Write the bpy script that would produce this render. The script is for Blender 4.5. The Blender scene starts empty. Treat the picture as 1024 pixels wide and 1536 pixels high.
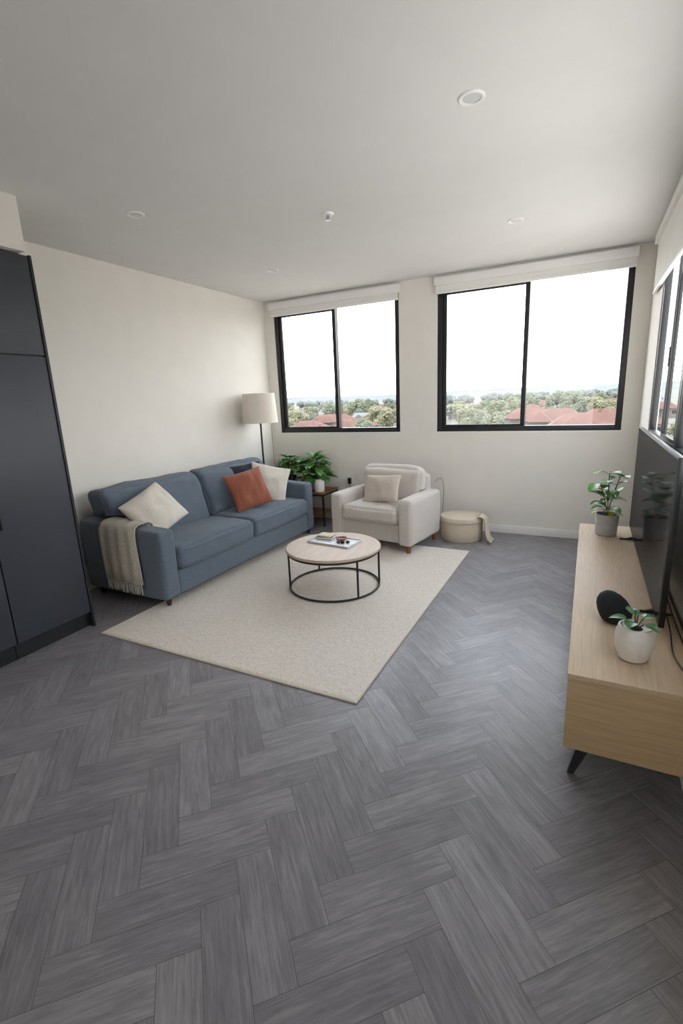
import bpy, bmesh, math, random
from mathutils import Vector, Matrix, noise
R = math.radians
C = bpy.context.scene.collection
random.seed(7)

# ------------------------------------------------------------ materials
def lin(h):
    h = h.lstrip('#'); v = [int(h[i:i+2], 16)/255 for i in (0, 2, 4)]
    return tuple((c/12.92 if c <= .04045 else ((c+.055)/1.055)**2.4) for c in v)
def E(h, k=5.4): return tuple(c/k for c in lin(h))      # outdoor albedo under the bright sky
def mat(name, col, rough=.5, metal=0, bump=0, bscale=200, var=0, vscale=5, sheen=0, coat=0, spec=.5, detail=3, stretch=None):
    c = lin(col) if isinstance(col, str) else col
    m = bpy.data.materials.new(name); m.use_nodes = True
    nt = m.node_tree; b = nt.nodes['Principled BSDF']
    b.inputs['Roughness'].default_value = rough; b.inputs['Metallic'].default_value = metal
    b.inputs['Specular IOR Level'].default_value = spec
    b.inputs['Sheen Weight'].default_value = sheen; b.inputs['Coat Weight'].default_value = coat
    tc = nt.nodes.new('ShaderNodeTexCoord'); src = tc.outputs['Object']
    if stretch:
        mp = nt.nodes.new('ShaderNodeMapping'); mp.inputs['Scale'].default_value = stretch
        nt.links.new(src, mp.inputs[0]); src = mp.outputs[0]
    n = nt.nodes.new('ShaderNodeTexNoise'); n.inputs['Scale'].default_value = vscale; n.inputs['Detail'].default_value = detail
    nt.links.new(src, n.inputs['Vector'])
    r = nt.nodes.new('ShaderNodeValToRGB')
    r.color_ramp.elements[0].position = .3; r.color_ramp.elements[1].position = .7
    r.color_ramp.elements[0].color = tuple(x*(1-var) for x in c)+(1,)
    r.color_ramp.elements[1].color = tuple(min(1, x*(1+var)) for x in c)+(1,)
    nt.links.new(n.outputs[0], r.inputs[0]); nt.links.new(r.outputs[0], b.inputs['Base Color'])
    if bump:
        n2 = nt.nodes.new('ShaderNodeTexNoise'); n2.inputs['Scale'].default_value = bscale; n2.inputs['Detail'].default_value = 2
        nt.links.new(src, n2.inputs['Vector'])
        bp = nt.nodes.new('ShaderNodeBump'); bp.inputs['Strength'].default_value = bump; bp.inputs['Distance'].default_value = .01
        nt.links.new(n2.outputs[0], bp.inputs['Height']); nt.links.new(bp.outputs[0], b.inputs['Normal'])
    return m
M = {}
M['wall'] = mat('wall_paint', '#e4e0d8', .7, bump=.04, bscale=150, var=.02)
M['ceil'] = mat('ceiling_paint', '#dedddb', .85, bump=.03, bscale=120, var=.015)
M['white'] = mat('white_gloss', '#ebe9e6', .4, var=.01)
M['blind'] = mat('blind_fabric', '#e6e4df', .8, bump=.05, bscale=600, var=.02)
M['frame'] = mat('black_frame', '#15171b', .4, var=.05)
M['cab'] = mat('cabinet_laminate', '#393d45', .42, bump=.02, bscale=300, var=.05, vscale=3, spec=.4)
M['cabdark'] = mat('cabinet_dark', '#1b1c20', .5, var=.05)  # darker tone for carcass, toe kick, end panel and door grooves
M['sofa'] = mat('slate_blue_fabric', '#5d6a78', .9, bump=.7, bscale=300, var=.24, vscale=190, sheen=.2)
M['navy'] = mat('navy_fabric', '#272c3a', .9, bump=.3, bscale=400, var=.1, vscale=60)
M['cream'] = mat('cream_fabric', '#ddd6ca', .9, bump=.6, bscale=240, var=.10, vscale=110, sheen=.2)
M['rust'] = mat('rust_fabric', '#8f523c', .85, bump=.3, bscale=300, var=.14, vscale=80, sheen=.2)
M['chair'] = mat('pale_grey_fabric', '#cdc5bd', .9, bump=.5, bscale=330, var=.12, vscale=160, sheen=.2)
M['beigep'] = mat('beige_fabric', '#cbbeb0', .9, bump=.4, bscale=300, var=.06, vscale=50)
M['throw'] = mat('taupe_wool', '#c2baaa', .95, bump=.7, bscale=220, var=.16, vscale=90, sheen=.3)
M['darkwood'] = mat('dark_wood', '#2a1c16', .4, var=.2, vscale=8)
M['walnut'] = mat('walnut', '#7d5439', .45, var=.25, vscale=6, stretch=(1, 8, 8))
M['legwood'] = mat('leg_wood', '#8a5030', .4, var=.15, vscale=20)
M['black'] = mat('black_metal', '#0e0f11', .45, var=.1)
M['blackf'] = mat('black_speaker_cloth', '#17181c', .85, bump=.4, bscale=700, var=.2, vscale=300)
M['tvbody'] = mat('tv_plastic', '#0b0c0e', .35)
M['oak'] = mat('light_oak', '#bca588', .5, bump=.05, bscale=60, var=.11, vscale=11, detail=10, stretch=(10, .5, 10))
M['oakend'] = mat('light_oak_end', '#b29873', .5, bump=.05, bscale=60, var=.11, vscale=11, detail=10, stretch=(.5, 10, 10))
M['ash'] = mat('ash_wood', '#bda997', .45, var=.12, vscale=7, detail=8, stretch=(8, .8, 8))
M['wicker'] = mat('pale_weave', '#d3c4ae', .8, bump=.5, bscale=200, var=.08, vscale=80)
M['shade'] = mat('linen_shade', '#e2d9cc', .9, bump=.3, bscale=500, var=.05, vscale=100)
M['pot'] = mat('white_ceramic', '#dedad3', .35, bump=.05, bscale=60, var=.03, vscale=20)
M['greypot'] = mat('grey_concrete', '#b9b8b6', .7, bump=.2, bscale=150, var=.1, vscale=25)
M['soil'] = mat('soil', '#2a2018', 1, bump=.8, bscale=80, var=.3, vscale=50)
M['leaf'] = mat('leaf_green', '#4f8438', .38, var=.35, vscale=12)
M['leafd'] = mat('leaf_dark_green', '#3a6830', .35, var=.35, vscale=12)
M['leafy'] = mat('leaf_yellow', '#cdb93a', .4, var=.15, vscale=12)
M['stem'] = mat('stem_green', '#4a5a2c', .6, var=.2)
M['tray'] = mat('pale_slate', '#c9ccd0', .35, var=.05, vscale=15)
M['book1'] = mat('cover_dark', '#353b35', .6); M['book2'] = mat('cover_cream', '#cdbfa0', .6)
M['paper'] = mat('paper', '#e6e0d2', .8)
M['bowl'] = mat('brown_wood', '#7a4a30', .4, var=.2, vscale=20)
M['fig'] = mat('dark_red', '#5a2520', .5, var=.2, vscale=30)
M['chrome'] = mat('chrome', '#b9bcc0', .25, metal=1)
M['diffuser'] = mat('diffuser', '#d0d0d0', .5)
M['roofred'] = mat('red_tile', E('#cf9079', 6.2), .9, var=.2, vscale=.5, detail=6)
M['roofbrown'] = mat('brown_tile', E('#cbab98', 6.0), .9, var=.2, vscale=.5, detail=6)
M['roofgrey'] = mat('grey_sheet', E('#cfd1d1', 6.0), .8, var=.1, vscale=.5)
M['housewall'] = mat('house_render', E('#ddd7cd', 6.2), .9, var=.1, vscale=.4)
M['tree1'] = mat('tree_green', E('#bdc49b', 3.4), 1, var=.2, vscale=.9, detail=6)
M['tree2'] = mat('tree_dark', E('#adb596', 3.4), 1, var=.2, vscale=.9, detail=6)
M['tree3'] = mat('tree_olive', E('#cecba3', 3.5), 1, var=.18, vscale=.9, detail=6)
M['tree4'] = mat('tree_hazy', E('#c9cfc6', 3.5), 1, var=.12, vscale=.5, detail=6)  # distance haze put into the foliage colour, no volume
M['bark'] = mat('bark', E('#8a7a6a'), 1)
M['ground'] = mat('suburb_ground', E('#cbc9b2', 6), 1, var=.25, vscale=.05, detail=8)
M['bounce'] = mat('warm_bounce_ground', (.31, .265, .21), 1, var=.1, vscale=.05)  # bright warm albedo, chosen to throw light up to the ceiling
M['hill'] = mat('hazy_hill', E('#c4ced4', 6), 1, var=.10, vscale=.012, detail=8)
M['rug'] = mat('rug_pile', '#dad0c3', 1, bump=.9, bscale=110, var=.09, vscale=60, detail=6, sheen=.2)
M['rugedge'] = mat('rug_binding', '#cfc4b5', 1, bump=.3, bscale=200, var=.05)

def mixmat(name, a, b_, fac, rough=.02, diffuse=None):
    m = bpy.data.materials.new(name); m.use_nodes = True; nt = m.node_tree; nt.nodes.clear()
    o = nt.nodes.new('ShaderNodeOutputMaterial'); mx = nt.nodes.new('ShaderNodeMixShader')
    t = nt.nodes.new(a); g = nt.nodes.new(b_); g.inputs['Roughness'].default_value = rough
    if diffuse: t.inputs[0].default_value = lin(diffuse)+(1,)
    mx.inputs[0].default_value = fac
    nt.links.new(t.outputs[0], mx.inputs[1]); nt.links.new(g.outputs[0], mx.inputs[2]); nt.links.new(mx.outputs[0], o.inputs[0]); return m
M['glass'] = mixmat('window_glass', 'ShaderNodeBsdfTransparent', 'ShaderNodeBsdfGlossy', .04)
M['screen'] = mixmat('tv_glass', 'ShaderNodeBsdfDiffuse', 'ShaderNodeBsdfGlossy', .20, .07, '#1c1f24')

def floormat():
    m = bpy.data.materials.new('herringbone_plank'); m.use_nodes = True; nt = m.node_tree; b = nt.nodes['Principled BSDF']
    uv = nt.nodes.new('ShaderNodeUVMap'); uv.uv_map = 'UVMap'
    at = nt.nodes.new('ShaderNodeAttribute'); at.attribute_name = 'plank'
    def nz(det, st, ro=.6, dist=0):
        mp = nt.nodes.new('ShaderNodeMapping'); mp.inputs['Scale'].default_value = st
        n = nt.nodes.new('ShaderNodeTexNoise'); n.inputs['Scale'].default_value = 1; n.inputs['Detail'].default_value = det; n.inputs['Roughness'].default_value = ro
        n.inputs['Distortion'].default_value = dist
        nt.links.new(uv.outputs[0], mp.inputs[0]); nt.links.new(mp.outputs[0], n.inputs[0]); return n
    n1 = nz(8, (4.5, 58, 1), .65, 1.0); n2 = nz(4, (5, 13, 1)); n3 = nz(3, (10, 210, 1), .6)
    def math_(op, a, b_):
        k = nt.nodes.new('ShaderNodeMath'); k.operation = op
        for i, v in enumerate((a, b_)):
            if isinstance(v, (int, float)): k.inputs[i].default_value = v
            else: nt.links.new(v, k.inputs[i])
        return k.outputs[0]
    s = math_('ADD', math_('MULTIPLY', n1.outputs[0], .46), math_('MULTIPLY', n2.outputs[0], .26))
    s = math_('ADD', s, math_('MULTIPLY', n3.outputs[0], .28))
    s = math_('ADD', s, math_('MULTIPLY', at.outputs['Fac'], .11))
    r = nt.nodes.new('ShaderNodeValToRGB'); r.color_ramp.elements[0].position = .33; r.color_ramp.elements[1].position = .80
    r.color_ramp.elements[0].color = lin('#5a575a')+(1,); r.color_ramp.elements[1].color = lin('#a5a1a3')+(1,)
    e = r.color_ramp.elements.new(.555); e.color = lin('#7d7a7d')+(1,)
    nt.links.new(s, r.inputs[0]); nt.links.new(r.outputs[0], b.inputs['Base Color'])
    b.inputs['Roughness'].default_value = .34
    bp = nt.nodes.new('ShaderNodeBump'); bp.inputs['Strength'].default_value = .06; bp.inputs['Distance'].default_value = .003
    nt.links.new(n1.outputs[0], bp.inputs['Height']); nt.links.new(bp.outputs[0], b.inputs['Normal'])
    return m
M['floor'] = floormat(); M['gap'] = mat('plank_gap', '#454447', .8)

# ------------------------------------------------------------ mesh helpers
def box(x0, x1, y0, y1, z0, z1, bev=0, seg=2):
    bm = bmesh.new(); bmesh.ops.create_cube(bm, size=1)
    for v in bm.verts:
        v.co = Vector((x0 if v.co.x < 0 else x1, y0 if v.co.y < 0 else y1, z0 if v.co.z < 0 else z1))
    if bev: bmesh.ops.bevel(bm, geom=bm.edges[:], offset=bev, segments=seg, affect='EDGES', profile=.6)
    return bm
def merge(*bms):
    out = bmesh.new()
    for b in bms:
        me = bpy.data.meshes.new('tmp'); b.to_mesh(me); out.from_mesh(me); bpy.data.meshes.remove(me); b.free()
    return out
def lathe(prof, seg=40, c=(0, 0, 0)):
    bm = bmesh.new(); rings = []
    for r, z in prof:
        if r < 1e-5: rings.append([bm.verts.new((c[0], c[1], c[2]+z))])
        else: rings.append([bm.verts.new((c[0]+r*math.cos(2*math.pi*i/seg), c[1]+r*math.sin(2*math.pi*i/seg), c[2]+z)) for i in range(seg)])
    for a, b in zip(rings, rings[1:]):
        for i in range(seg):
            j = (i+1) % seg
            if len(a) == 1 and len(b) == 1: continue
            if len(a) == 1: bm.faces.new((a[0], b[j], b[i]))
            elif len(b) == 1: bm.faces.new((a[i], a[j], b[0]))
            else: bm.faces.new((a[i], a[j], b[j], b[i]))
    bmesh.ops.recalc_face_normals(bm, faces=bm.faces[:]); return bm
def tube(pts, r, seg=10, closed=False):
    bm = bmesh.new(); pts = [Vector(p) for p in pts]; n = len(pts); rings = []
    rr = r if isinstance(r, (list, tuple)) else [r]*n
    ref = None
    for i, p in enumerate(pts):
        if closed: d = (pts[(i+1) % n]-pts[i-1])
        else: d = pts[min(i+1, n-1)]-pts[max(i-1, 0)]
        d.normalize()
        if ref is None: ref = Vector((0, 0, 1)) if abs(d.z) < .9 else Vector((1, 0, 0))
        s = d.cross(ref).normalized(); u = s.cross(d).normalized(); ref = u
        rings.append([bm.verts.new(p+(s*math.cos(2*math.pi*k/seg)+u*math.sin(2*math.pi*k/seg))*rr[i]) for k in range(seg)])
    m = n if closed else n-1
    for i in range(m):
        a, b = rings[i], rings[(i+1) % n]
        for k in range(seg): bm.faces.new((a[k], a[(k+1) % seg], b[(k+1) % seg], b[k]))
    if not closed:
        bm.faces.new(rings[0]); bm.faces.new(rings[-1])
    bmesh.ops.recalc_face_normals(bm, faces=bm.faces[:]); return bm
def smooth(pts, n=6):
    """Catmull-Rom resampling of a cable path"""
    P = [Vector(p) for p in pts]; P = [P[0]*2-P[1]]+P+[P[-1]*2-P[-2]]; out = []
    for i in range(1, len(P)-2):
        for k in range(n):
            t = k/n; a, b, c, d = P[i-1], P[i], P[i+1], P[i+2]
            out.append(.5*((2*b)+(c-a)*t+(2*a-5*b+4*c-d)*t*t+(3*b-a-3*c+d)*t**3))
    out.append(P[-2]); return out
def soft(x0, x1, y0, y1, z0, z1, r=.05, puff=(0, 0, 0), nz=.004, ns=6, cuts=16, seed=0, crease=0):
    """rounded, slightly puffed upholstery block"""
    bm = bmesh.new(); bmesh.ops.create_cube(bm, size=2)
    bmesh.ops.subdivide_edges(bm, edges=bm.edges[:], cuts=cuts, use_grid_fill=True)
    c = Vector(((x0+x1)/2, (y0+y1)/2, (z0+z1)/2)); s = Vector(((x1-x0)/2, (y1-y0)/2, (z1-z0)/2))
    for v in bm.verts:
        t = [math.sin(a*math.pi/2) for a in v.co]
        p = Vector((t[0]*s.x, t[1]*s.y, t[2]*s.z))
        q = Vector([max(-(s[i]-r), min(s[i]-r, p[i])) for i in range(3)])
        d = p-q
        if d.length > 1e-6: p = q+d.normalized()*r
        for i in range(3):
            j, k = (i+1) % 3, (i+2) % 3
            if puff[i]: p[i] += puff[i]*t[i]*max(0, 1-t[j]**2)**.55*max(0, 1-t[k]**2)**.55
        w = c+p; nn = noise.noise_vector(w*ns+Vector((seed*3.1, seed, 0)))*nz
        if crease: nn += noise.noise_vector(Vector((w.x*16, w.y*9, w.z*20))+Vector((seed, seed*2, 0)))*crease
        v.co = w+nn
    return bm
def pillow(w, h, t, seed=0, n=26, pinch=.07):
    bm = bmesh.new()
    def sheet(sg):
        g = []
        for i in range(n+1):
            row = []
            for j in range(n+1):
                u = -math.cos(math.pi*i/n); v = -math.cos(math.pi*j/n)
                th = t/2*(max(0, 1-u*u)**.42)*(max(0, 1-v*v)**.42)
                x = w/2*u*(1-pinch*(1-v*v)); y = h/2*v*(1-pinch*(1-u*u))
                nn = (noise.noise(Vector((x*9, y*9, seed*5.3)))*.022+noise.noise(Vector((x*24, y*14, seed*2.3)))*.009)*min(1, th*14)
                row.append(bm.verts.new((x, y, sg*th+nn)))
            g.append(row)
        for i in range(n):
            for j in range(n):
                f = (g[i][j], g[i+1][j], g[i+1][j+1], g[i][j+1]); bm.faces.new(f if sg > 0 else f[::-1])
    sheet(1); sheet(-1); bmesh.ops.remove_doubles(bm, verts=bm.verts[:], dist=.0004); return bm
def leaf(bm, p, d, L, w, droop=.3, fold=.15, n=8, pw=.8):
    d = d.normalized(); up = Vector((0, 0, 1)); side = d.cross(up)
    if side.length < .05: side = Vector((1, 0, 0))
    side.normalize(); nr = side.cross(d); prev = None
    for i in range(n+1):
        t = i/n; wd = w*max(.02, math.sin(math.pi*t**.85)**pw)/2
        c = p+d*L*t-up*droop*L*t*t
        row = [bm.verts.new(c-side*wd+nr*wd*fold*2), bm.verts.new(c-side*wd*.5+nr*wd*fold*.6), bm.verts.new(c), bm.verts.new(c+side*wd*.5+nr*wd*fold*.6), bm.verts.new(c+side*wd+nr*wd*fold*2)]
        if prev:
            for k in range(4): bm.faces.new((prev[k], prev[k+1], row[k+1], row[k]))
        prev = row
def wm(o):
    m = Matrix.Translation(o.location) @ o.rotation_euler.to_matrix().to_4x4()
    return wm(o.parent) @ m if o.parent else m
def obj(name, bm, m, parent=None, world=False, flat=False, ang=35):
    if world and parent is not None: bm.transform(wm(parent).inverted())
    me = bpy.data.meshes.new(name); bm.to_mesh(me); bm.free()
    if not flat:
        for p in me.polygons: p.use_smooth = True
        me.set_sharp_from_angle(angle=R(ang))
    o = bpy.data.objects.new(name, me); C.objects.link(o)
    for mm in (m if isinstance(m, list) else [m]): me.materials.append(mm)
    if parent is not None: o.parent = parent
    return o
def tag(o, label, cat, group=None, kind=None):
    o['label'] = label; o['category'] = cat
    if group: o['group'] = group
    if kind: o['kind'] = kind
    return o
def thing(name, label, cat, loc=(0, 0, 0), rotz=0, group=None):
    o = bpy.data.objects.new(name, None); C.objects.link(o); o.empty_display_size = .1
    o.location = loc; o.rotation_euler = (0, 0, rotz); return tag(o, label, cat, group)
def struct(name, bm, m, label=None, parent=None, flat=False, cat=None):
    o = obj(name, bm, m, parent, flat=flat)
    if parent is None:
        o['kind'] = 'structure'
        if label: o['label'] = label
        o['category'] = cat or name.split('_')[0]
    return o
def dup(root, loc, rotz=0, label=None, scale=None):
    r = root.copy(); C.objects.link(r); r.location = loc; r.rotation_euler = (0, 0, rotz)
    if scale: r.scale = scale
    if label: r['label'] = label
    for ch in list(root.children):
        c = ch.copy(); C.objects.link(c); c.parent = r
        for g in list(ch.children):
            d = g.copy(); C.objects.link(d); d.parent = c
    return r

# ------------------------------------------------------------ room
XL, XR, YB, YR, H = -3.70, .43, 5.247, -2.6, 2.70
def herring():
    Wd, L, g = .12, .425, .0006
    bm = bmesh.new(); uvl = bm.loops.layers.uv.new('UVMap'); pl = bm.faces.layers.float.new('plank')
    base = box(XL, XR, YR, YB, -.12, -.0012)
    me = bpy.data.meshes.new('t'); base.to_mesh(me); bm.from_mesh(me); base.free()
    for f in bm.faces: f.material_index = 1
    ca = math.cos(R(45)); off = Vector((-.5746, .575))
    def toW(u, v): return Vector((ca*(u-v), ca*(u+v)))+off
    def clip(poly):
        for ax, lim, sg in ((0, XL, 1), (0, XR, -1), (1, YR, 1), (1, YB, -1)):
            out = []
            for i in range(len(poly)):
                a, b = poly[i-1], poly[i]; da, db = sg*(a[ax]-lim), sg*(b[ax]-lim)
                if (da >= 0) != (db >= 0): out.append(a+(b-a)*(da/(da-db)))
                if db >= 0: out.append(b)
            poly = out
            if len(poly) < 3: return []
        return poly
    for k in range(-70, 71):
        for m_ in range(-12, 13):
            for kind in (0, 1):
                ox, oy = k*Wd+m_*L, k*Wd-m_*L
                if kind == 0: u0, u1, v0, v1 = ox, ox+L, oy, oy+Wd
                else: u0, u1, v0, v1 = ox, ox+Wd, oy+Wd, oy+Wd+L
                q = [toW(u0+g, v0+g), toW(u1-g, v0+g), toW(u1-g, v1-g), toW(u0+g, v1-g)]
                q = clip(q)
                if not q: continue
                rnd = random.random(); ru, rv = random.random()*50, random.random()*50
                fv = [bm.verts.new((p.x, p.y, 0)) for p in q]
                try: f = bm.faces.new(fv)
                except Exception: continue
                f[pl] = rnd
                for lp, p in zip(f.loops, q):
                    w = p-off; u = (w.x+w.y)*ca; v = (w.y-w.x)*ca
                    lp[uvl].uv = ((u-u0+ru, v-v0+rv) if kind == 0 else (v-v0+ru, u-u0+rv))
    return bm
struct('floor', herring(), [M['floor'], M['gap']], 'grey wood-look herringbone plank floor', flat=True)
struct('ceiling', box(XL-.2, XR+.2, YR-.2, YB+.2, H, H+.12), M['ceil'], 'plain off-white flat ceiling')
T = .16
struct('wall_left', merge(box(XL-T, XL, YR, YB+T, -.12, H), box(XL, -2.99, YR, 1.90, 2.412, H)), M['wall'], 'off-white left wall with bulkhead over the pantry')
SZ0, SZ1 = 1.085, 2.60
WL = (-3.565, -1.92); WR = (-1.49, .285)
struct('wall_back', merge(box(XL, XR, YB, YB+T, -.12, SZ0), box(XL, XR, YB, YB+T, SZ1, H), box(XL, WL[0], YB, YB+T, SZ0, SZ1),
    box(WL[1], WR[0], YB, YB+T, SZ0, SZ1), box(WR[1], XR, YB, YB+T, SZ0, SZ1)), M['wall'], 'off-white back wall with two window openings')
RY0, RY1, TR = 1.2, 4.50, .06
struct('wall_right', merge(box(XR, XR+TR, YR, YB+T, -.12, 1.10), box(XR, XR+TR, YR, YB+T, 2.45, H), box(XR, XR+TR, YR, RY0, 1.10, 2.45), box(XR, XR+TR, RY1, YB+T, 1.10, 2.45)),
    M['wall'], 'off-white right wall behind the television')
struct('wall_rear', box(XL, XR, YR-T, YR, -.12, H), M['wall'], 'plain off-white wall behind the viewpoint')
struct('baseboard_back', box(XL+.012, XR-.012, YB-.014, YB, 0, .085, .003), M['white'], 'white skirting along the back wall')
struct('baseboard_left', box(XL, XL+.014, 1.96, YB, 0, .085, .003), M['white'], 'white skirting along the left wall')
struct('baseboard_right', box(XR-.014, XR, YR, YB-.014, 0, .085, .003), M['white'], 'white skirting along the right wall')

def window(n, x0, x1, z0, z1, label, axis='x', y=YB):
    root = bpy.data.objects.new('window_%d' % n, None); C.objects.link(root); root['kind'] = 'structure'; root['label'] = label; root['category'] = 'window'
    xm = (x0+x1)/2
    k = 1 if axis == 'x' else .45
    if axis == 'x': root.location = (xm, y+.06, z0)
    else: root.location = (y+.03, xm, z0)
    def bx(a, b, d0, d1, c, d, bev=.0015):
        d0 *= k; d1 *= k
        return box(a, b, y+d0, y+d1, c, d, bev) if axis == 'x' else box(y+d0, y+d1, a, b, c, d, bev)
    f = .052; zs = z0+.014
    obj('window_frame', merge(bx(x0, x0+f, .015, .11, zs, z1), bx(x1-f, x1, .015, .11, zs, z1), bx(x0+f, x1-f, .015, .11, zs, zs+f), bx(x0+f, x1-f, .015, .11, z1-f, z1)), M['frame'], root, True)
    s = .042; a, b = x0+f, xm+s/2
    sh = obj('sash', merge(bx(a, a+s, .03, .055, zs+f, z1-f), bx(b-s, b, .03, .055, zs+f, z1-f), bx(a+s, b-s, .03, .055, zs+f, zs+f+s*.5), bx(a+s, b-s, .03, .055, z1-f-s, z1-f)), M['frame'], root, True)
    obj('pane', bx(a+s, b-s, .041, .045, zs+f+s*.5, z1-f-s, 0), M['glass'], sh, True)
    obj('latch', bx(xm-.012, xm+.008, .018, .03, zs+f+.45, zs+f+.57, .001), M['frame'], sh, True)
    obj('pane', bx(b, x1-f, .083, .087, zs+f, z1-f, 0), M['glass'], root, True)
    obj('mullion', bx(xm-s/2, xm+s/2, .058, .10, zs+f, z1-f), M['frame'], root, True)
    obj('window_sill', bx(x0+.001, x1-.001, .0, .12, z0, zs, .002), M['white'], root, True)
    return root
window(1, WL[0], WL[1], SZ0, SZ1, 'black framed two-pane window beside the floor lamp')
window(2, WR[0], WR[1], SZ0, SZ1, 'larger black framed two-pane window right of the pier')
window(3, 3.20, RY1, 1.10, 2.45, 'black framed window above the television', 'y', XR)
window(4, RY0, 3.16, 1.10, 2.45, 'black framed side window nearest the viewpoint', 'y', XR)
struct('trim_1', box(XR+.005, XR+.05, 3.16, 3.20, 1.10, 2.45), M['frame'], 'black post between the side windows')

def blind(x0, x1, label):
    t = thing('roller_blind', label, 'blind', ((x0+x1)/2, YB-.03, 2.52))
    obj('headbox', box(x0, x1, YB-.055, YB-.002, 2.59, 2.672, .006), M['white'], t, True)
    fb = obj('blind_fabric', box(x0+.015, x1-.015, YB-.035, YB-.031, 2.535, 2.595), M['blind'], t, True)
    obj('bottom_bar', box(x0+.012, x1-.012, YB-.042, YB-.024, 2.512, 2.537, .004), M['white'], fb, True)
blind(-3.60, -1.90, 'white roller blind pulled up over the narrower window by the lamp')
blind(-1.515, .30, 'white roller blind pulled up over the wider back window')
t = thing('roller_blind', 'white roller blind partly lowered over the side window above the television', 'blind', (XR-.03, 3.1, 2.2))
obj('headbox', box(XR-.045, XR-.002, 1.25, 4.95, 2.605, 2.672, .006), M['white'], t, True)
fb = obj('blind_fabric', box(XR-.022, XR-.018, 1.27, 4.92, 2.245, 2.607), M['blind'], t, True)
obj('bottom_bar', box(XR-.029, XR-.011, 1.27, 4.92, 2.22, 2.247, .004), M['white'], fb, True)

# ceiling fittings
DL = [(-.525, 2.347, 'largest round downlight in the ceiling, nearest the viewpoint'), (-2.664, 2.451, 'round recessed downlight above the sofa end by the pantry'),
      (-.563, 4.0, 'round recessed downlight in front of the wider window'), (-2.73, 4.07, 'small far downlight above the lamp end of the sofa')]
first = None
for x, y, lab in DL:
    if first is None:
        first = thing('downlight', lab, 'ceiling light', (x, y, H), group='recessed ceiling downlights')
        obj('trim_ring', lathe([(.038, 0), (.040, -.005), (.050, -.007), (.055, -.004), (.055, 0), (.038, 0)], 48), M['white'], first)
        obj('diffuser', lathe([(0, -.0025), (.038, -.0025), (.038, -.0005), (0, -.0005)], 40), M['diffuser'], first)
    else: dup(first, (x, y, H), label=lab)
t = thing('fire_sprinkler', 'small chrome fire sprinkler in the middle of the ceiling', 'sprinkler', (-1.635, 3.13, H))
obj('escutcheon', lathe([(0, 0), (.040, 0), (.036, -.009), (.016, -.012), (0, -.012)], 36), M['white'], t)
obj('sprinkler_head', merge(lathe([(0, -.038), (.006, -.038), (.009, -.012), (0, -.012)], 20), lathe([(0, -.042), (.016, -.040), (.016, -.038), (0, -.038)], 20),
    tube([(-.011, 0, -.012), (-.013, 0, -.025), (-.004, 0, -.039)], .002, 6), tube([(.011, 0, -.012), (.013, 0, -.025), (.004, 0, -.039)], .002, 6)), M['chrome'], t)

# ------------------------------------------------------------ pantry cabinets
def pantry(y0, y1, label, endpanel):
    xf = -3.03; t = thing('pantry_cabinet', label, 'cabinet', (-3.36, (y0+y1)/2, 0), group='tall dark pantry units')
    yb = y1-.016 if endpanel else y1
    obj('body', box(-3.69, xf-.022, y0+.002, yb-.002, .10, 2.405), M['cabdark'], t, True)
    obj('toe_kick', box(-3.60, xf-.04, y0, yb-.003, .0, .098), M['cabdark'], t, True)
    d = obj('door', box(xf-.02, xf, y0+.003, yb-.003, .115, 1.829, .002), M['cab'], t, True)
    obj('handle', merge(box(xf, xf+.022, y0+.035, y0+.043, .83, .95, .002), box(xf, xf+.006, y0+.03, y0+.048, .83, .95, .001)), M['black'], d, True)
    obj('door', box(xf-.02, xf, y0+.003, yb-.003, 1.837, 2.402, .002), M['cab'], t, True)
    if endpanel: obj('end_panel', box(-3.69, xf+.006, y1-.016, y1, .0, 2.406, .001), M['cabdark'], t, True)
pantry(1.44, 1.95, 'tall charcoal blue pantry cabinet beside the sofa', True)
pantry(.84, 1.438, 'charcoal pantry cabinet cut by the left photo edge', False)

# ------------------------------------------------------------ rug
def rug():
    x0, x1, y0, y1 = -2.87, -.945, 1.885, 4.466; nx, ny = 190, 250; bm = bmesh.new(); g = []
    for i in range(nx+1):
        row = []
        for j in range(ny+1):
            x = x0+(x1-x0)*i/nx; y = y0+(y1-y0)*j/ny
            e = min(i, nx-i, j, ny-j); z = .0095+.0028*noise.noise(Vector((x*42, y*42, 0)))+.0012*noise.noise(Vector((x*95, y*95, 3)))
            if e == 0: z = .002
            elif e == 1: z = .009
            row.append(bm.verts.new((x, y, z)))
        g.append(row)
    for i in range(nx):
        for j in range(ny): bm.faces.new((g[i][j], g[i+1][j], g[i+1][j+1], g[i][j+1]))
    return bm
t = thing('area_rug', 'cream and beige textured rug under the coffee table', 'rug', (-1.91, 3.17, 0))
obj('pile', rug(), M['rug'], t, True, ang=80)
obj('binding', merge(box(-2.876, -.939, 1.879, 1.887, .0005, .009, .002), box(-2.876, -.939, 4.464, 4.472, .0005, .009, .002), box(-2.876, -2.868, 1.887, 4.464, .0005, .009, .002), box(-.947, -.939, 1.887, 4.464, .0005, .009, .002)), M['rugedge'], t, True)

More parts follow.
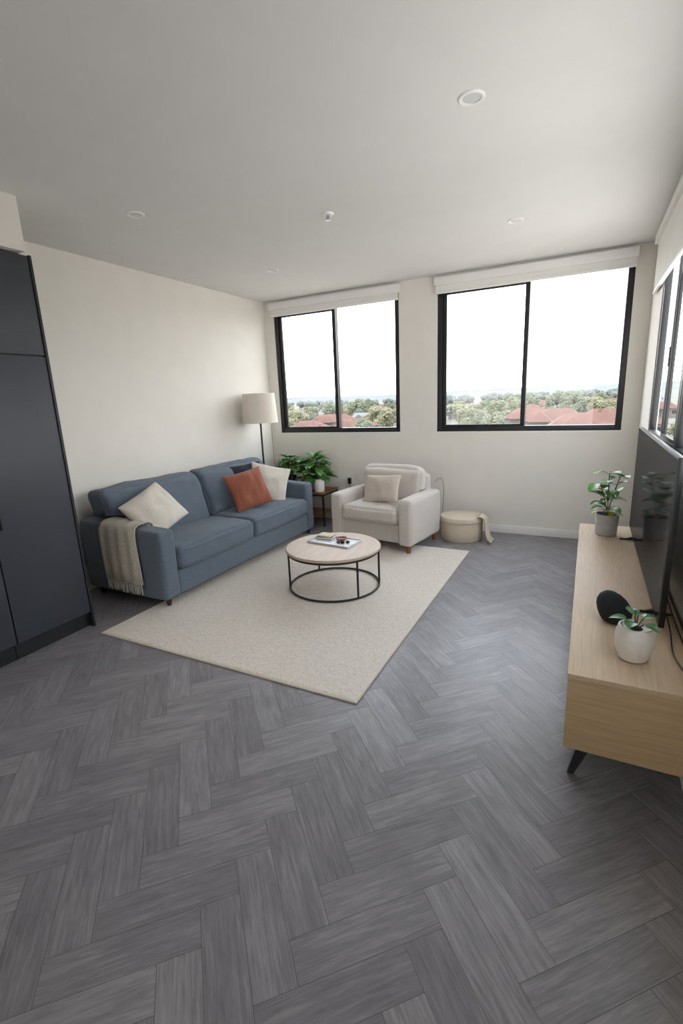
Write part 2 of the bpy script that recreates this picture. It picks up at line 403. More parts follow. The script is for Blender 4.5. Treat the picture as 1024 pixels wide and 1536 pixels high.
# ------------------------------------------------------------ sofa
sf = thing('sofa', 'slate blue fabric two-seater sofa along the left wall', 'sofa', (-3.17, 3.45, 0))
SX0, SX1, SY0, SY1 = -3.63, -2.72, 2.335, 4.545
obj('frame', soft(SX0+.02, SX1+.0, SY0+.14, SY1-.14, .075, .262, .015, nz=.001), M['sofa'], sf, True, ang=60)
def arm(y0, y1, sd):
    bm = soft(SX0+.02, SX1, y0, y1, .07, .60, .026, puff=(.006, .006, .005), nz=.003, seed=sd, cuts=20)
    for v in bm.verts:
        if v.co.z > .3: v.co.z += (SX1-v.co.x)*.045
    return bm
obj('armrest', arm(SY0, SY0+.15, 1), M['sofa'], sf, True, ang=60)
obj('armrest', arm(SY1-.15, SY1, 2), M['sofa'], sf, True, ang=60)
obj('back_frame', soft(SX0, SX0+.20, SY0+.13, SY1-.13, .08, .80, .05, nz=.002), M['sofa'], sf, True, ang=60)
ym = 3.43
for k, (a, b) in enumerate(((SY0+.155, ym-.004), (ym+.004, SY1-.155))):
    c = obj('seat_cushion', soft(-3.30, SX1+.020, a, b, .265, .440, .045, puff=(.018, .0, .030), nz=.008, ns=7, seed=k+3, cuts=30, crease=.0025), M['sofa'], sf, True, ang=60)
    for zz, ex in ((.290, .004), (.418, .006)):
        obj('piping', tube(smooth([(-3.0, a+.012, zz), (SX1-.015, a+.010, zz), (SX1+.010+ex, a+.020, zz), (SX1+.030+ex, a+.12, zz), (SX1+.037+ex, (a+b)/2, zz), (SX1+.030+ex, b-.12, zz), (SX1+.010+ex, b-.020, zz), (SX1-.015, b-.010, zz), (-3.0, b-.012, zz)], 3), .0032, 6), M['sofa'], c, True)
for k, (a, b) in enumerate(((SY0+.03, ym-.010), (ym+.010, SY1-.05))):
    bm = soft(-.10, .09, a, b, .42, .875, .055, puff=(.065, .0, .012), nz=.012, ns=6, seed=k+7, cuts=30, crease=.006)
    for v in bm.verts:
        v.co.x += -3.29-(v.co.z-.42)*.30
        if v.co.z < .68:
            lo, hi = SY0+.155, SY1-.155; v.co.y = max(lo, min(hi, v.co.y))
    obj('back_cushion', bm, M['sofa'], sf, True, ang=60)
for x, zb in ((SX1-.05, .0125), (SX0+.10, 0)):
    for y in (SY0+.06, SY1-.06):
        obj('leg', lathe([(0, zb), (.015, zb), (.028, .09), (0, .09)], 16, (x, y, 0)), M['darkwood'], sf, True)

def facing(o, loc, nrm, roll=0):
    n = Vector(nrm).normalized(); up = Vector((0, 0, 1)); x = up.cross(n).normalized(); y = n.cross(x)
    m = Matrix((x, y, n)).transposed() @ Matrix.Rotation(R(roll), 3, 'Z')
    o.matrix_world = Matrix.Translation(loc) @ m.to_4x4()
o = tag(obj('throw_pillow', pillow(.44, .38, .18, 1, pinch=.05), M['cream']), 'cream square pillow slumped beside the throw on the sofa', 'pillow', 'pillows on the sofa')
facing(o, (-3.08, 2.645, .68), (.78, -.12, .60), 22)
o = tag(obj('throw_pillow', pillow(.42, .40, .15, 2), M['rust']), 'rust orange pillow on the far seat of the sofa', 'pillow', 'pillows on the sofa')
facing(o, (-3.00, 3.76, .65), (.80, -.42, .42), 9)
o = tag(obj('throw_pillow', pillow(.43, .41, .14, 3), M['cream']), 'cream pillow leaning on the far armrest behind the rust pillow', 'pillow', 'pillows on the sofa')
facing(o, (-3.04, 4.16, .64), (.66, -.68, .34), -16)
o = tag(obj('throw_pillow', pillow(.40, .37, .10, 4), M['navy']), 'navy pillow peeking out behind the rust pillow', 'pillow', 'pillows on the sofa')
facing(o, (-3.19, 4.03, .695), (.88, -.30, .40), 3)

th = thing('throw_blanket', 'taupe fringed throw hanging over the near sofa armrest', 'blanket', (-3.2, 2.40, .62))
def throwbm():
    path = [(2.512, .49), (2.508, .56), (2.50, .625), (2.46, .645), (2.41, .648), (2.36, .645), (2.325, .63), (2.312, .59), (2.306, .52), (2.304, .44), (2.302, .36), (2.300, .28), (2.298, .195)]
    bm = bmesh.new(); g = []; n = 30
    for i in range(n+1):
        row = []
        for j, (y, z) in enumerate(path):
            s = i/n; k = j/(len(path)-1); x = -3.33+(.37+.02*k)*s+.03*k*k
            dy = -(.009+.009*math.sin(s*22+k*2))*(1 if j > 6 else 0) + (0.006*math.sin(s*17) if j < 2 else 0)
            row.append(bm.verts.new((x, y+dy, z+(-3.1-x)*.045*(1 if j < 8 else .3)+(.005*math.sin(s*20) if 2 < j < 7 else 0))))
        g.append(row)
    for i in range(n):
        for j in range(len(path)-1): bm.faces.new((g[i][j], g[i][j+1], g[i+1][j+1], g[i+1][j]))
    return bm
c = obj('cloth', throwbm(), M['throw'], th, True, ang=80)
sm = c.modifiers.new('solid', 'SOLIDIFY'); sm.thickness = .007; sm.offset = 0
for i in range(20):
    x = -3.292+i*.0196; x2 = x+random.uniform(-.006, .006); zl = .115+random.uniform(-.012, .012)
    obj('tassel', tube([(x, 2.289, .202), (x+.001, 2.287, .185), (x2, 2.289, zl+.03), (x2, 2.288, zl)], [.003, .005, .0055, .0035], 6), M['throw'], th, True)

# ------------------------------------------------------------ floor lamp
lp = thing('floor_lamp', 'floor lamp with cream drum shade in the back corner', 'lamp', (-3.46, 4.67, 0))
obj('base', lathe([(0, 0), (.105, 0), (.105, .012), (.10, .018), (.015, .024), (0, .024)], 48), M['black'], lp)
obj('pole', tube([(0, 0, .02), (0, 0, 1.36)], .011, 14), M['black'], lp)
s = obj('lamp_shade', lathe([(.207, 1.262), (.186, 1.60), (.183, 1.60), (.204, 1.262), (.207, 1.262)], 64), M['shade'], lp)
obj('harp', merge(*[tube([(0, 0, 1.36), (.184*math.cos(a)*.98, .184*math.sin(a)*.98, 1.585)], .003, 6) for a in (0, 2.09, 4.19)]), M['black'], s)
obj('bulb', lathe([(0, 1.36), (.014, 1.36), (.03, 1.42), (.03, 1.44), (.018, 1.465), (0, 1.47)], 20), M['pot'], lp)
obj('pull_cord', tube([(.07, .03, 1.38), (.11, .05, 1.30), (.115, .055, 1.1), (.12, .06, .75)], .002, 6), M['black'], lp)

# ------------------------------------------------------------ side table and what stands on it
st = thing('side_table', 'small dark wood side table with black frame between sofa and armchair', 'table', (-3.06, 5.02, 0))
tx0, tx1, ty0, ty1, tz = -3.36, -2.74, 4.82, 5.20, .42
obj('tabletop', box(tx0, tx1, ty0, ty1, tz-.025, tz, .004), M['walnut'], st, True)
obj('shelf', box(tx0+.02, tx1-.02, ty0+.02, ty1-.02, .13, .145, .003), M['walnut'], st, True)
for x in (tx0+.012, tx1-.012):
    for y in (ty0+.012, ty1-.012):
        obj('leg', box(x-.009, x+.009, y-.009, y+.009, 0, tz-.026, .002), M['black'], st, True)
obj('rail', merge(box(tx0+.02, tx1-.02, ty0+.004, ty0+.02, tz-.045, tz-.026), box(tx0+.02, tx1-.02, ty1-.02, ty1-.004, tz-.045, tz-.026), box(tx1-.02, tx1-.004, ty0+.02, ty1-.02, tz-.045, tz-.026), box(tx0+.004, tx0+.02, ty0+.02, ty1-.02, tz-.045, tz-.026)), M['black'], st, True)

def bushy(name, label, loc, potprof, potmat, nleaf, spread, hgt, L, w, lm, seed, group=None, ymax=5.235):
    random.seed(seed); t = thing(name, label, 'plant', loc, group=group)
    p = obj('pot', lathe(potprof, 40), potmat, t)
    zt = max(z for r, z in potprof); rt = max(r for r, z in potprof if z > zt-.02)
    obj('soil', lathe([(0, zt-.012), (rt*.82, zt-.014), (0, zt-.03)], 24), M['soil'], p)
    fb = bmesh.new(); sb = []; lim = ymax-loc[1]
    for i in range(nleaf):
        a = 2.4*i+random.uniform(-.3, .3); f = (i+.5)/nleaf; rr = spread*math.sqrt(f)*random.uniform(.75, 1.05)
        ky = 1 if math.sin(a) < 0 else .45          # leaves crowd away from the wall
        b0 = Vector((math.cos(a)*.015, math.sin(a)*.015, zt-.015)); b1 = Vector((math.cos(a)*rr*.6, math.sin(a)*rr*.6*ky, zt+hgt*(1-.85*f)*random.uniform(.8, 1.05)))
        d = Vector((math.cos(a), math.sin(a)*ky, random.uniform(-.05, .8)*(1-f*.6))); l_ = L*random.uniform(.8, 1.15)
        if b1.y+d.normalized().y*l_ > lim-.01: l_ *= .6
        if b1.y+d.normalized().y*l_ > lim-.01: continue
        mid = (b0+b1)/2+Vector((-math.cos(a)*.01, -math.sin(a)*.01, .02)); sb.append(tube([b0, mid, b1], .0022, 5))
        leaf(fb, b1, d, l_, w*random.uniform(.8, 1.1), random.uniform(.15, .5), fold=.1, pw=.6)
    for v in fb.verts: v.co.y = min(v.co.y, lim)
    obj('foliage', fb, lm, t, ang=60); obj('stem', merge(*sb), M['stem'], t)
    return t
bushy('potted_plant', 'leafy green plant in a black pot behind the sofa armrest', (-3.27, 4.95, .42), [(0, 0), (.055, 0), (.075, .02), (.082, .10), (.078, .165), (.07, .17), (.068, .155), (0, .155)], M['black'], 54, .20, .25, .145, .105, M['leaf'], 3)
bushy('potted_plant', 'leafy green plant in a low white pot on the side table', (-2.96, 5.03, .42), [(0, 0), (.07, 0), (.085, .012), (.09, .10), (.083, .104), (.08, .09), (0, .09)], M['pot'], 70, .25, .31, .15, .11, M['leaf'], 5)
t = thing('ceramic_jar', 'white ceramic jar at the right end of the side table', 'jar', (-2.825, 4.885, .42))
obj('body', lathe([(0, 0), (.052, 0), (.06, .008), (.061, .12), (.055, .132), (0, .132)], 40), M['pot'], t)
obj('lid', lathe([(0, .1325), (.054, .1325), (.056, .142), (.045, .15), (0, .152)], 40), M['pot'], t)

# ------------------------------------------------------------ armchair
ac = thing('armchair', 'pale grey upholstered armchair in front of the window pier', 'armchair', (-1.838, 4.555, 0), R(-9))
W2, D2 = .475, .345
obj('frame', soft(-W2+.12, W2-.12, -D2+.03, D2-.03, .095, .285, .02, nz=.001), M['chair'], ac, ang=60)
for s, sd in ((-1, 11), (1, 12)):
    a, b = sorted((s*W2, s*(W2-.145)))
    obj('armrest', soft(a, b, -D2, D2-.02, .085, .54, .034, puff=(.010, .008, .010), nz=.003, seed=sd, cuts=18), M['chair'], ac, ang=60)
obj('back_frame', soft(-W2+.11, W2-.11, D2-.14, D2+.005, .10, .70, .045, puff=(0, .01, .01), nz=.002), M['chair'], ac, ang=60)
sc_ = obj('seat_cushion', soft(-W2+.15, W2-.15, -D2-.015, D2-.16, .29, .43, .040, puff=(.002, .018, .032), nz=.005, seed=21, cuts=24, crease=.0025), M['chair'], ac, ang=60)
bm = soft(-W2+.12, W2-.12, -.075, .075, .41, .78, .068, puff=(.01, .05, .016), nz=.012, seed=22, cuts=24, crease=.004)
for v in bm.verts:
    v.co.y += D2-.20+(v.co.z-.40)*.12
    if v.co.z < .56: v.co.x = max(-W2+.15, min(W2-.15, v.co.x))
obj('back_cushion', bm, M['chair'], ac, ang=60)
def rloop(x0, x1, y0, y1, z, r, n=6):
    pts = []
    for cx, cy, a0 in ((x1-r, y1-r, 0), (x0+r, y1-r, 90), (x0+r, y0+r, 180), (x1-r, y0+r, 270)):
        for k in range(n+1):
            a = R(a0+90*k/n); pts.append((cx+r*math.cos(a), cy+r*math.sin(a), z))
    return pts
obj('piping', tube(rloop(-W2+.158, W2-.158, -D2-.020, D2-.17, .40, .04), .004, 6, True), M['chair'], sc_)
for x in (-W2+.05, W2-.05):
    for y, zb in ((-D2+.05, .0125), (D2-.08, .0)):
        obj('leg', lathe([(0, zb), (.018, zb), (.030, .10), (0, .10)], 16, (x, y, 0)), M['legwood'], ac)
o = tag(obj('lumbar_pillow', pillow(.41, .29, .12, 6), M['beigep']), 'small beige rectangular pillow on the pale armchair', 'pillow')
facing(o, (-1.83, 4.43, .59), (-.15, -.88, .40), 4)

# ------------------------------------------------------------ ottoman and blanket
ot = thing('storage_ottoman', 'round beige lidded storage ottoman beside the armchair', 'ottoman', (-1.12, 4.915, 0))
obj('body', lathe([(0, 0), (.205, 0), (.213, .012), (.216, .10), (.213, .196), (0, .196)], 64), M['wicker'], ot)
obj('lid', lathe([(0, .2), (.222, .2), (.227, .207), (.227, .238), (.219, .250), (.10, .255), (0, .256)], 64), M['wicker'], ot)
t = thing('folded_blanket', 'beige blanket draped off the right side of the ottoman', 'blanket', (-.87, 4.87, 0))
def drape():
    path = [(-.940, .266), (-.912, .268), (-.888, .262), (-.870, .235), (-.860, .17), (-.850, .10), (-.832, .04), (-.80, .012)]
    bm = bmesh.new(); g = []; n = 16
    for i in range(n+1):
        row = []
        for j, (x, z) in enumerate(path):
            s = i/n; k = j/(len(path)-1)
            row.append(bm.verts.new((x+.012*math.sin(s*16)*k+.004*k, 4.86+(s-.5)*(.14+.03*k)+.01*math.sin(k*5), z+(.003*math.sin(s*14)))))
        g.append(row)
    for i in range(n):
        for j in range(len(path)-1): bm.faces.new((g[i][j], g[i][j+1], g[i+1][j+1], g[i+1][j]))
    return bm
c = obj('cloth', drape(), M['wicker'], t, True, ang=80); sm = c.modifiers.new('solid', 'SOLIDIFY'); sm.thickness = .011; sm.offset = 0

# ------------------------------------------------------------ coffee table
ct = thing('coffee_table', 'round wood coffee table with black wire frame on the rug', 'table', (-1.767, 3.225, 0))
TT = .350
obj('tabletop', lathe([(0, TT-.024), (.376, TT-.024), (.384, TT-.018), (.384, TT-.005), (.378, TT), (0, TT)], 96), M['ash'], ct)
z0 = .021
ring = lambda r, z: [(r*math.cos(2*math.pi*k/72), r*math.sin(2*math.pi*k/72), z) for k in range(72)]
obj('base_ring', tube(ring(.365, z0), .0085, 10, True), M['black'], ct)
obj('top_ring', tube(ring(.365, TT-.034), .009, 10, True), M['black'], ct)
for a in (-33, 24, 140, 212):
    x, y = .365*math.cos(R(a)), .365*math.sin(R(a)); obj('leg', tube([(x, y, z0), (x, y, TT-.034)], .0085, 10), M['black'], ct)
t = thing('serving_tray', 'pale grey rectangular tray on the round coffee table', 'tray', (-1.80, 3.31, TT), R(-6))
obj('plate', box(-.20, .20, -.11, .11, .0005, .009, .003), M['tray'], t)
obj('rim', merge(box(-.20, .20, -.11, -.104, .009, .016, .001), box(-.20, .20, .104, .11, .009, .016, .001), box(-.20, -.194, -.104, .104, .009, .016, .001), box(.194, .20, -.104, .104, .009, .016, .001)), M['tray'], t)
tb = TT+.0098
def book(lab, z, w, d, h, m, rot):
    t = thing('book', lab, 'book', (-1.905, 3.365, z), R(rot), 'books stacked on the tray')
    obj('cover', merge(box(-w/2, w/2, -d/2, d/2, 0, .002), box(-w/2, w/2, -d/2, d/2, h-.002, h), box(-w/2, -w/2+.002, -d/2, d/2, .002, h-.002)), m, t)
    obj('pages', box(-w/2+.003, w/2-.003, -d/2+.003, d/2-.003, .002, h-.002), M['paper'], t)
book('dark green book at the bottom of the stack on the tray', tb, .14, .11, .020, M['book1'], 6)
book('cream book on top of the stack on the tray', tb+.0205, .125, .095, .012, M['book2'], -4)
t = thing('snack_bowl', 'small brown wooden bowl on the tray', 'bowl', (-1.745, 3.335, tb))
obj('bowl', lathe([(0, 0), (.024, 0), (.044, .016), (.047, .025), (.043, .025), (.038, .016), (0, .009)], 32), M['bowl'], t)
for k, (x, y) in enumerate(((-1.70, 3.265), (-1.665, 3.29), (-1.735, 3.262))):
    tag(obj('chocolate', soft(x-.014, x+.014, y-.012, y+.012, tb, tb+.021, .007, nz=.001, cuts=5), M['fig'] if k else M['soil']), ['dark brown chocolate at the front of the tray', 'reddish chocolate nearest the right tray edge', 'reddish chocolate beside the dark brown one on the tray'][k], 'chocolate', 'chocolates on the tray')

# ------------------------------------------------------------ TV console
cn = thing('tv_console', 'long light oak media console on black legs along the right wall', 'console', (.20, 2.82, 0))
cx0, cx1, cy0, cy1 = -.002, .412, 1.72, 3.93; cb = .192
obj('tabletop', box(cx0, cx1, cy0, cy1, .478, .50, .002), M['oak'], cn, True)
obj('side_panel', box(cx0+.002, cx1, cy0+.002, cy0+.022, cb, .477, .001), M['oakend'], cn, True)
obj('side_panel', box(cx0+.002, cx1, cy1-.022, cy1-.002, cb, .477, .001), M['oakend'], cn, True)
obj('bottom_panel', box(cx0+.004, cx1, cy0+.023, cy1-.023, cb, cb+.018), M['oak'], cn, True)
obj('back_panel', box(cx1-.012, cx1, cy0+.023, cy1-.023, cb+.019, .477), M['oak'], cn, True)
n = 4; dw = (cy1-cy0-.05)/n
for k in range(n):
    y = cy0+.025+k*dw
    d = obj('door', box(cx0+.006, cx0+.024, y+.002, y+dw-.002, cb+.022, .470, .0015), M['oak'], cn, True)
    obj('finger_groove', box(cx0+.008, cx0+.022, y+.1, y+dw-.1, .4705, .4765), M['cabdark'], d, True)
def cleg(x, y, sx, sy):
    a, b = Vector((x, y, cb-.006)), Vector((x+sx*.06, y+sy*.03, .002)); bm = bmesh.new()
    vs = []
    for c_, w1, w2 in ((a, .030, .020), (b, .011, .010)):
        vs.append([bm.verts.new(c_+Vector(q)) for q in ((-w1, -w2, 0), (w1, -w2, 0), (w1, w2, 0), (-w1, w2, 0))])
    for i in range(4): bm.faces.new((vs[0][i], vs[0][(i+1) % 4], vs[1][(i+1) % 4], vs[1][i]))
    bm.faces.new(vs[0]); bm.faces.new(vs[1]); bmesh.ops.recalc_face_normals(bm, faces=bm.faces[:])
    return merge(bm, box(x-.03, x+.03, y-.03, y+.03, cb-.006, cb-.001))
for x, sx, dy in ((cx0+.095, -1, 0), (cx1-.032, 0, .16)):
    for y, sy in ((cy0+.14+dy, -1), (cy1-.16, 1)):
        obj('leg', cleg(x, y, sx, sy), M['black'], cn, True)
obj('support_bar', box(cx0+.15, cx1-.03, cy0+.125, cy0+.155, cb-.02, cb-.001), M['black'], cn, True)

tv = thing('television', 'large black flat television standing on the oak console', 'television', (.328, 2.97, .50))
ty0_, ty1_, tz0, tz1 = 2.155, 3.79, .535, 1.232
obj('housing', merge(box(.313, .335, ty0_, ty1_, tz0, tz1, .003), box(.336, .36, ty0_+.2, ty1_-.2, tz0+.03, tz0+.36, .01)), M['tvbody'], tv, True)
obj('screen', box(.3105, .3128, ty0_+.008, ty1_-.008, tz0+.016, tz1-.008), M['screen'], tv, True)
for y in (ty0_+.22, ty1_-.22):
    obj('stand_foot', merge(tube([(.325, y, .56), (.325, y, .522), (.29, y-.0, .507)], .008, 8), tube([(.245, y, .5065), (.39, y, .5065)], .006, 8)), M['tvbody'], tv, True)
for k, pts in enumerate(([(.352, 2.33, .56), (.362, 2.20, .515), (.355, 2.08, .5035), (.352, 1.98, .5035), (.372, 1.86, .5035), (.385, 1.80, .5035)], [(.375, 2.45, .56), (.388, 2.28, .52), (.395, 2.2, .5035), (.396, 2.05, .5035), (.396, 1.95, .5035), (.402, 1.76, .5035)])):
    tag(obj('cable', tube(smooth(pts), .003, 8), M['black']), ['thin black cable curling from under the television', 'thin black cable lying along the back of the console'][k], 'cable', 'cables behind the television')

t = thing('potted_plant', 'tall glossy leaved plant in a grey concrete pot on the console', 'plant', (.165, 3.68, .50))
p = obj('pot', lathe([(0, 0), (.064, 0), (.068, .005), (.074, .145), (.068, .148), (.064, .135), (0, .135)], 44), M['greypot'], t)
obj('soil', lathe([(0, .139), (.063, .136), (0, .13)], 24), M['soil'], p)
random.seed(12); fb = bmesh.new(); yb_ = bmesh.new(); sb = []
for ang, ht, lean in ((0.3, .27, .06), (2.5, .22, .07), (4.4, .30, .03)):
    pts = [Vector((math.cos(ang)*lean*(k/5)**1.3, math.sin(ang)*lean*(k/5)**1.3, .13+ht*k/5)) for k in range(6)]; sb.append(tube(pts, .0035, 6))
    for k in range(1, 6):
        for q in range(2):
            a = ang+k*2.3+q*3.1+random.uniform(-.4, .4); d = Vector((math.cos(a), math.sin(a), random.uniform(.0, .6)))
            if math.cos(a) > .6: d.x *= .5
            b1 = pts[k]+d*.025; sb.append(tube([pts[k], b1], .002, 5)); leaf(fb, b1, d, random.uniform(.08, .11), random.uniform(.055, .07), random.uniform(.1, .5), pw=.6)
for a in (3.4, 4.9, 5.8):
    leaf(yb_, Vector((math.cos(a)*.05, math.sin(a)*.05, .165)), Vector((math.cos(a), math.sin(a), .1)), .055, .04, .5)
for v in fb.verts: v.co.x = min(v.co.x, .138)
obj('foliage', fb, M['leaf'], t, ang=60); obj('yellow_leaves', yb_, M['leafy'], t, ang=60); obj('stem', merge(*sb), M['stem'], t)

t = thing('smart_speaker', 'black fabric teardrop shaped speaker on the console', 'speaker', (.165, 2.235, .50))
bm = lathe([(0, .0035), (.038, .0035), (.052, .010), (.063, .028), (.068, .050), (.066, .075), (.058, .098), (.043, .118), (.023, .132), (.010, .137), (0, .138)], 56)
for v in bm.verts: v.co.x -= max(0, v.co.z-.04)*.30
obj('grille', bm, M['blackf'], t, ang=60)
obj('foot', lathe([(0, 0), (.036, 0), (.038, .003), (0, .0032)], 32), M['tvbody'], t)

t = thing('potted_plant', 'small plant in a rounded white pot at the near end of console', 'plant', (.212, 1.925, .50))
p = obj('pot', lathe([(0, 0), (.040, 0), (.048, .005), (.061, .04), (.066, .075), (.063, .11), (.056, .132), (.051, .134), (.048, .125), (0, .12)], 48), M['pot'], t)
obj('soil', lathe([(0, .124), (.047, .121), (0, .118)], 24), M['soil'], p)
fb = bmesh.new(); sb = []
for a, r0, z_, up, L, w in ((3.0, .03, .150, .25, .062, .045), (4.3, .025, .155, .3, .058, .046), (5.6, .03, .150, .2, .060, .044), (.5, .025, .160, .35, .055, .042), (1.8, .02, .165, .5, .055, .042), (3.7, .008, .190, .8, .050, .038), (5.0, .010, .180, .7, .050, .038)):
    d = Vector((math.cos(a), math.sin(a), up)); b0 = Vector((0, 0, .12)); b1 = Vector((math.cos(a)*r0, math.sin(a)*r0, z_))
    sb.append(tube([b0, b1], .0026, 6)); leaf(fb, b1, d, L, w, .35, pw=.55)
obj('foliage', fb, M['leafd'], t, ang=60); obj('stem', merge(*sb), M['stem'], t)

t = thing('wall_socket', 'small wall socket with black plug between side table and armchair', 'socket', (-2.58, YB, .50))
obj('plate', box(-2.62, -2.54, YB-.008, YB, .44, .56, .002), M['white'], t, True)
pl = obj('plug', box(-2.60, -2.565, YB-.045, YB-.009, .47, .54, .004), M['black'], t, True)
obj('plug_cord', tube(smooth([(-2.58, YB-.03, .47), (-2.57, YB-.035, .36), (-2.60, YB-.03, .2), (-2.66, YB-.04, .02)]), .003, 6), M['black'], pl, True)
tag(obj('cord', tube(smooth([(-1.50, YB-.02, .54), (-1.45, YB-.03, .58), (-1.41, YB-.035, .56), (-1.395, YB-.04, .42), (-1.41, YB-.04, .2), (-1.44, YB-.04, .01)]), .0022, 6), M['black']), 'thin black cord on the wall behind the armchair', 'cord')

# ------------------------------------------------------------ outdoors
GZ = -11.0
struct('ground', box(-1500, 1500, 95, 2600, GZ-.5, GZ), M['ground'], 'suburban ground seen below the windows', flat=True)
struct('ground_yard', box(-300, 300, 8, 95, GZ-.5, GZ), M['bounce'], 'unseen warm ground added below the building to reflect light indoors', flat=True)  # added out of view so reflected light warms the ceiling
def hills():
    bm = bmesh.new(); prev = None
    for i in range(321):
        x = -2600+i*16; y = 2000+150*math.sin(i*.065)
        h = 12+9*noise.noise(Vector((i*.04, 0, 0)))+5*noise.noise(Vector((i*.2, 3, 0)))+3.5*noise.noise(Vector((i*.95, 5, 0)))
        row = [bm.verts.new((x, y-350, GZ)), bm.verts.new((x, y, h)), bm.verts.new((x, y+400, GZ))]
        if prev:
            for k in range(2): bm.faces.new((prev[k], row[k], row[k+1], prev[k+1]))
        prev = row
    bmesh.ops.recalc_face_normals(bm, faces=bm.faces[:]); return bm
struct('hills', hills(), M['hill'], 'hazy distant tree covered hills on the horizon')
def tree(m, seed, label, nb=16):
    random.seed(seed); t = thing('tree', label, 'tree', (0, 0, GZ), group='trees outside: '+m.replace('tree', 'kind ')); bms = []
    for k in range(nb):
        b = bmesh.new(); bmesh.ops.create_icosphere(b, subdivisions=4, radius=1)
        a = k*2.4; rr = 0 if k == 0 else random.uniform(1.0, 3.0); c = Vector((rr*math.cos(a), rr*math.sin(a), random.uniform(2.2, 6.8)+(1 if k == 0 else 0))); s = random.uniform(.75, 1.4)
        for v in b.verts: v.co = c+v.co*s*(1+.5*noise.noise(v.co*3.2+Vector((k, seed, 0)))+.4*noise.noise(v.co*8+Vector((k, seed, 9))))
        bms.append(b)
    obj('foliage', merge(*bms), M[m], t, flat=True)
    obj('trunk', tube([(0, 0, 0), (.2, 0, 2), (0, .1, 4.5)], [.4, .3, .15], 8), M['bark'], t); return t
protos = [tree('tree1', 1, 'mid green suburban tree seen beyond the back windows'), tree('tree2', 2, 'dark green suburban tree seen beyond the back windows'), tree('tree3', 3, 'olive yellow suburban tree seen beyond the back windows'), tree('tree4', 4, 'hazy grey-green distant tree near the horizon')]
used = [0]*4
def put_tree(x, y, s, k=None):
    if k is None: k = random.randrange(3)
    h = s/8.0; sc = (h*random.uniform(.95, 1.2), h*random.uniform(.95, 1.2), h)
    if not used[k]:
        used[k] = 1; protos[k].location = (x, y, GZ); protos[k].scale = sc
    else: dup(protos[k], (x, y, GZ), random.uniform(0, 6), scale=sc)
def house(label, rm, w, d, hw, hr, gable=False):
    t = thing('house', label, 'house', (0, 0, GZ), group='houses outside: '+rm.replace('roof', '')+' roofed')
    wl = obj('wall', box(-w/2, w/2, -d/2, d/2, 0, hw), M['housewall'], t, flat=True)
    bm = bmesh.new(); e = .5; k = 0 if gable else d*.4
    def hip(x0, x1, y0, y1, z, h, kk):
        ax = (x1-x0) > (y1-y0); ym_, xm_ = (y0+y1)/2, (x0+x1)/2
        top = ((x0+kk, ym_, z+h), (x1-kk, ym_, z+h)) if ax else ((xm_, y0+kk, z+h), (xm_, y1-kk, z+h))
        v = [bm.verts.new(p) for p in ((x0, y0, z), (x1, y0, z), (x1, y1, z), (x0, y1, z))+top]
        fs = ((0, 1, 5, 4), (2, 3, 4, 5), (1, 2, 5), (3, 0, 4), (0, 3, 2, 1)) if ax else ((0, 1, 4), (1, 2, 5, 4), (2, 3, 5), (3, 0, 4, 5), (0, 3, 2, 1))
        for f in fs: bm.faces.new([v[i] for i in f])
    hip(-w/2-e, w/2+e, -d/2-e, d/2+e, hw, hr, k)
    r = obj('roof', bm, M[rm], t, flat=True)
    bm = bmesh.new(); hip(-w*.38, w*.02, -d/2-2.6, d*.1, hw-.02, hr*.8, 0 if gable else 2.2)
    obj('porch_roof', bm, M[rm], t, flat=True)
    obj('chimney', box(w*.18, w*.18+.7, .8, 1.5, hw, hw+hr+.6), M['roofbrown'], r, flat=True)
    for a, b in ((.12, .22), (.3, .42)): obj('window', box(w*a, w*b, -d/2-.05, -d/2, hw*.45, hw*.8), M['frame'], wl, flat=True)
    return t
hp = {'r': house('red tile roofed house in the suburb beyond the windows', 'roofred', 13, 9, 3.8, 2.6),
      'b': house('brown tile roofed house in the suburb beyond the windows', 'roofbrown', 12, 9, 3.4, 2.4, True),
      'g': house('pale grey roofed house in the suburb beyond the windows', 'roofgrey', 12, 9, 3.6, 1.8, True)}
hu = set(); random.seed(41)
def put_house(kd, x, y, rz, s):
    if kd in hu: o = dup(hp[kd], (0, 0, 0))
    else: o = hp[kd]; hu.add(kd)
    o.location = (x, y, GZ); o.rotation_euler = (0, 0, rz); o.scale = (s, s, s)
y = 122; row_ = 0
while y < 340:
    for lo, hi, red, hd in ((-.69, -.345, .35, .45), (-.285, .085, .8, .75)):
        x = lo*y+random.uniform(0, 8)
        while x < hi*y:
            if random.random() < (hd if row_ % 2 == 0 else hd*.5):
                s_ = random.uniform(.85, 1.2); x += 9.8*s_
                kd = random.choices('rbg', (red, .25, 1-red))[0]; put_house(kd, x, y, random.uniform(-.06, .06), s_); x += 9.8*s_
            else:
                x += 7.5; put_tree(x, y, random.uniform(7.5, 10.8) if row_ > 1 else random.uniform(5, 7)); x += 8
    y += 21; row_ += 1
y = 360
while y < 660:
    for lo, hi in ((-.69, -.345), (-.285, .085)):
        x = lo*y+random.uniform(0, 15)
        while x < hi*y:
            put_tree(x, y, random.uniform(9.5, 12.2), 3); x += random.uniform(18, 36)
    y += 60
for x, y_, s in ((30, 165, 9), (56, 210, 10)): put_tree(x, y_, s)

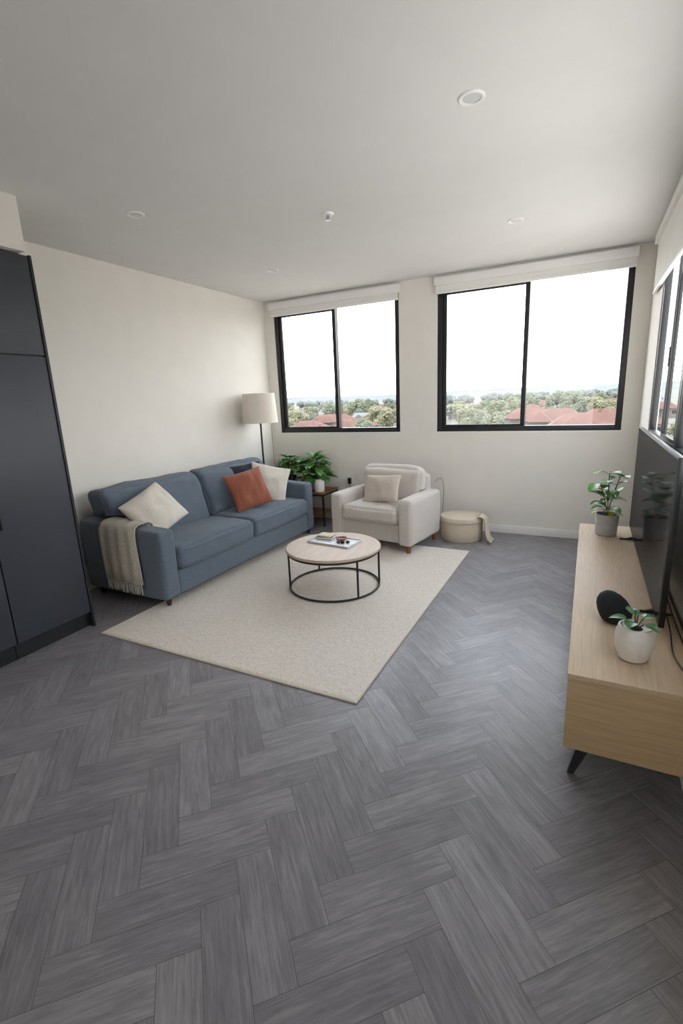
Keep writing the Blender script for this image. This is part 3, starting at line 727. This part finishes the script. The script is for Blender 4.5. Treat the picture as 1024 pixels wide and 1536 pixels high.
# ------------------------------------------------------------ light
w = bpy.data.worlds.new('sky'); bpy.context.scene.world = w; w.use_nodes = True; nt = w.node_tree
bg = nt.nodes['Background']; tc = nt.nodes.new('ShaderNodeTexCoord'); sp = nt.nodes.new('ShaderNodeSeparateXYZ'); rp = nt.nodes.new('ShaderNodeValToRGB')
nt.links.new(tc.outputs['Generated'], sp.inputs[0]); nt.links.new(sp.outputs['Z'], rp.inputs[0]); nt.links.new(rp.outputs[0], bg.inputs[0])
rp.color_ramp.elements[0].position = 0; rp.color_ramp.elements[0].color = (1, .988, .97, 1)
rp.color_ramp.elements[1].position = .9; rp.color_ramp.elements[1].color = (.72, .84, 1, 1)
bg.inputs[1].default_value = 6.2
sl = bpy.data.lights.new('sun', 'SUN'); sl.energy = 2.4; sl.angle = R(2); sl.color = (1, .93, .84)
so = bpy.data.objects.new('sun', sl); C.objects.link(so); so.rotation_euler = Vector((.35, .75, -.8)).to_track_quat('-Z', 'Y').to_euler()
al = bpy.data.lights.new('rear_fill_light', 'AREA'); al.shape = 'RECTANGLE'; al.size = 3.4; al.size_y = 2.0; al.energy = 48; al.color = (1, .985, .965)  # unseen fill panel added behind the camera to brighten the room
ao = bpy.data.objects.new('rear_fill_light', al); C.objects.link(ao); ao.location = (-1.6, YR+.06, 1.25); ao.rotation_euler = Vector((0, 1, .2)).to_track_quat('-Z', 'Z').to_euler()

# ------------------------------------------------------------ camera (solved from the vanishing points)
cam = bpy.data.cameras.new('camera'); co = bpy.data.objects.new('camera', cam); C.objects.link(co)
cam.sensor_fit = 'HORIZONTAL'; cam.sensor_width = 36; cam.lens = 36*712/1024; cam.clip_start = .05; cam.clip_end = 6000
Yc = Vector((373, 186, -712)).normalized(); Z0 = Vector((-128, 2992, 712)); Zc = (Z0-Yc*Z0.dot(Yc)).normalized(); Xc = Yc.cross(Zc)
co.matrix_world = Matrix.Translation((0, 0, 1.5)) @ Matrix((Xc, Yc, Zc)).to_4x4()
bpy.context.scene.camera = co
bpy.context.scene.view_settings.view_transform = 'Standard'
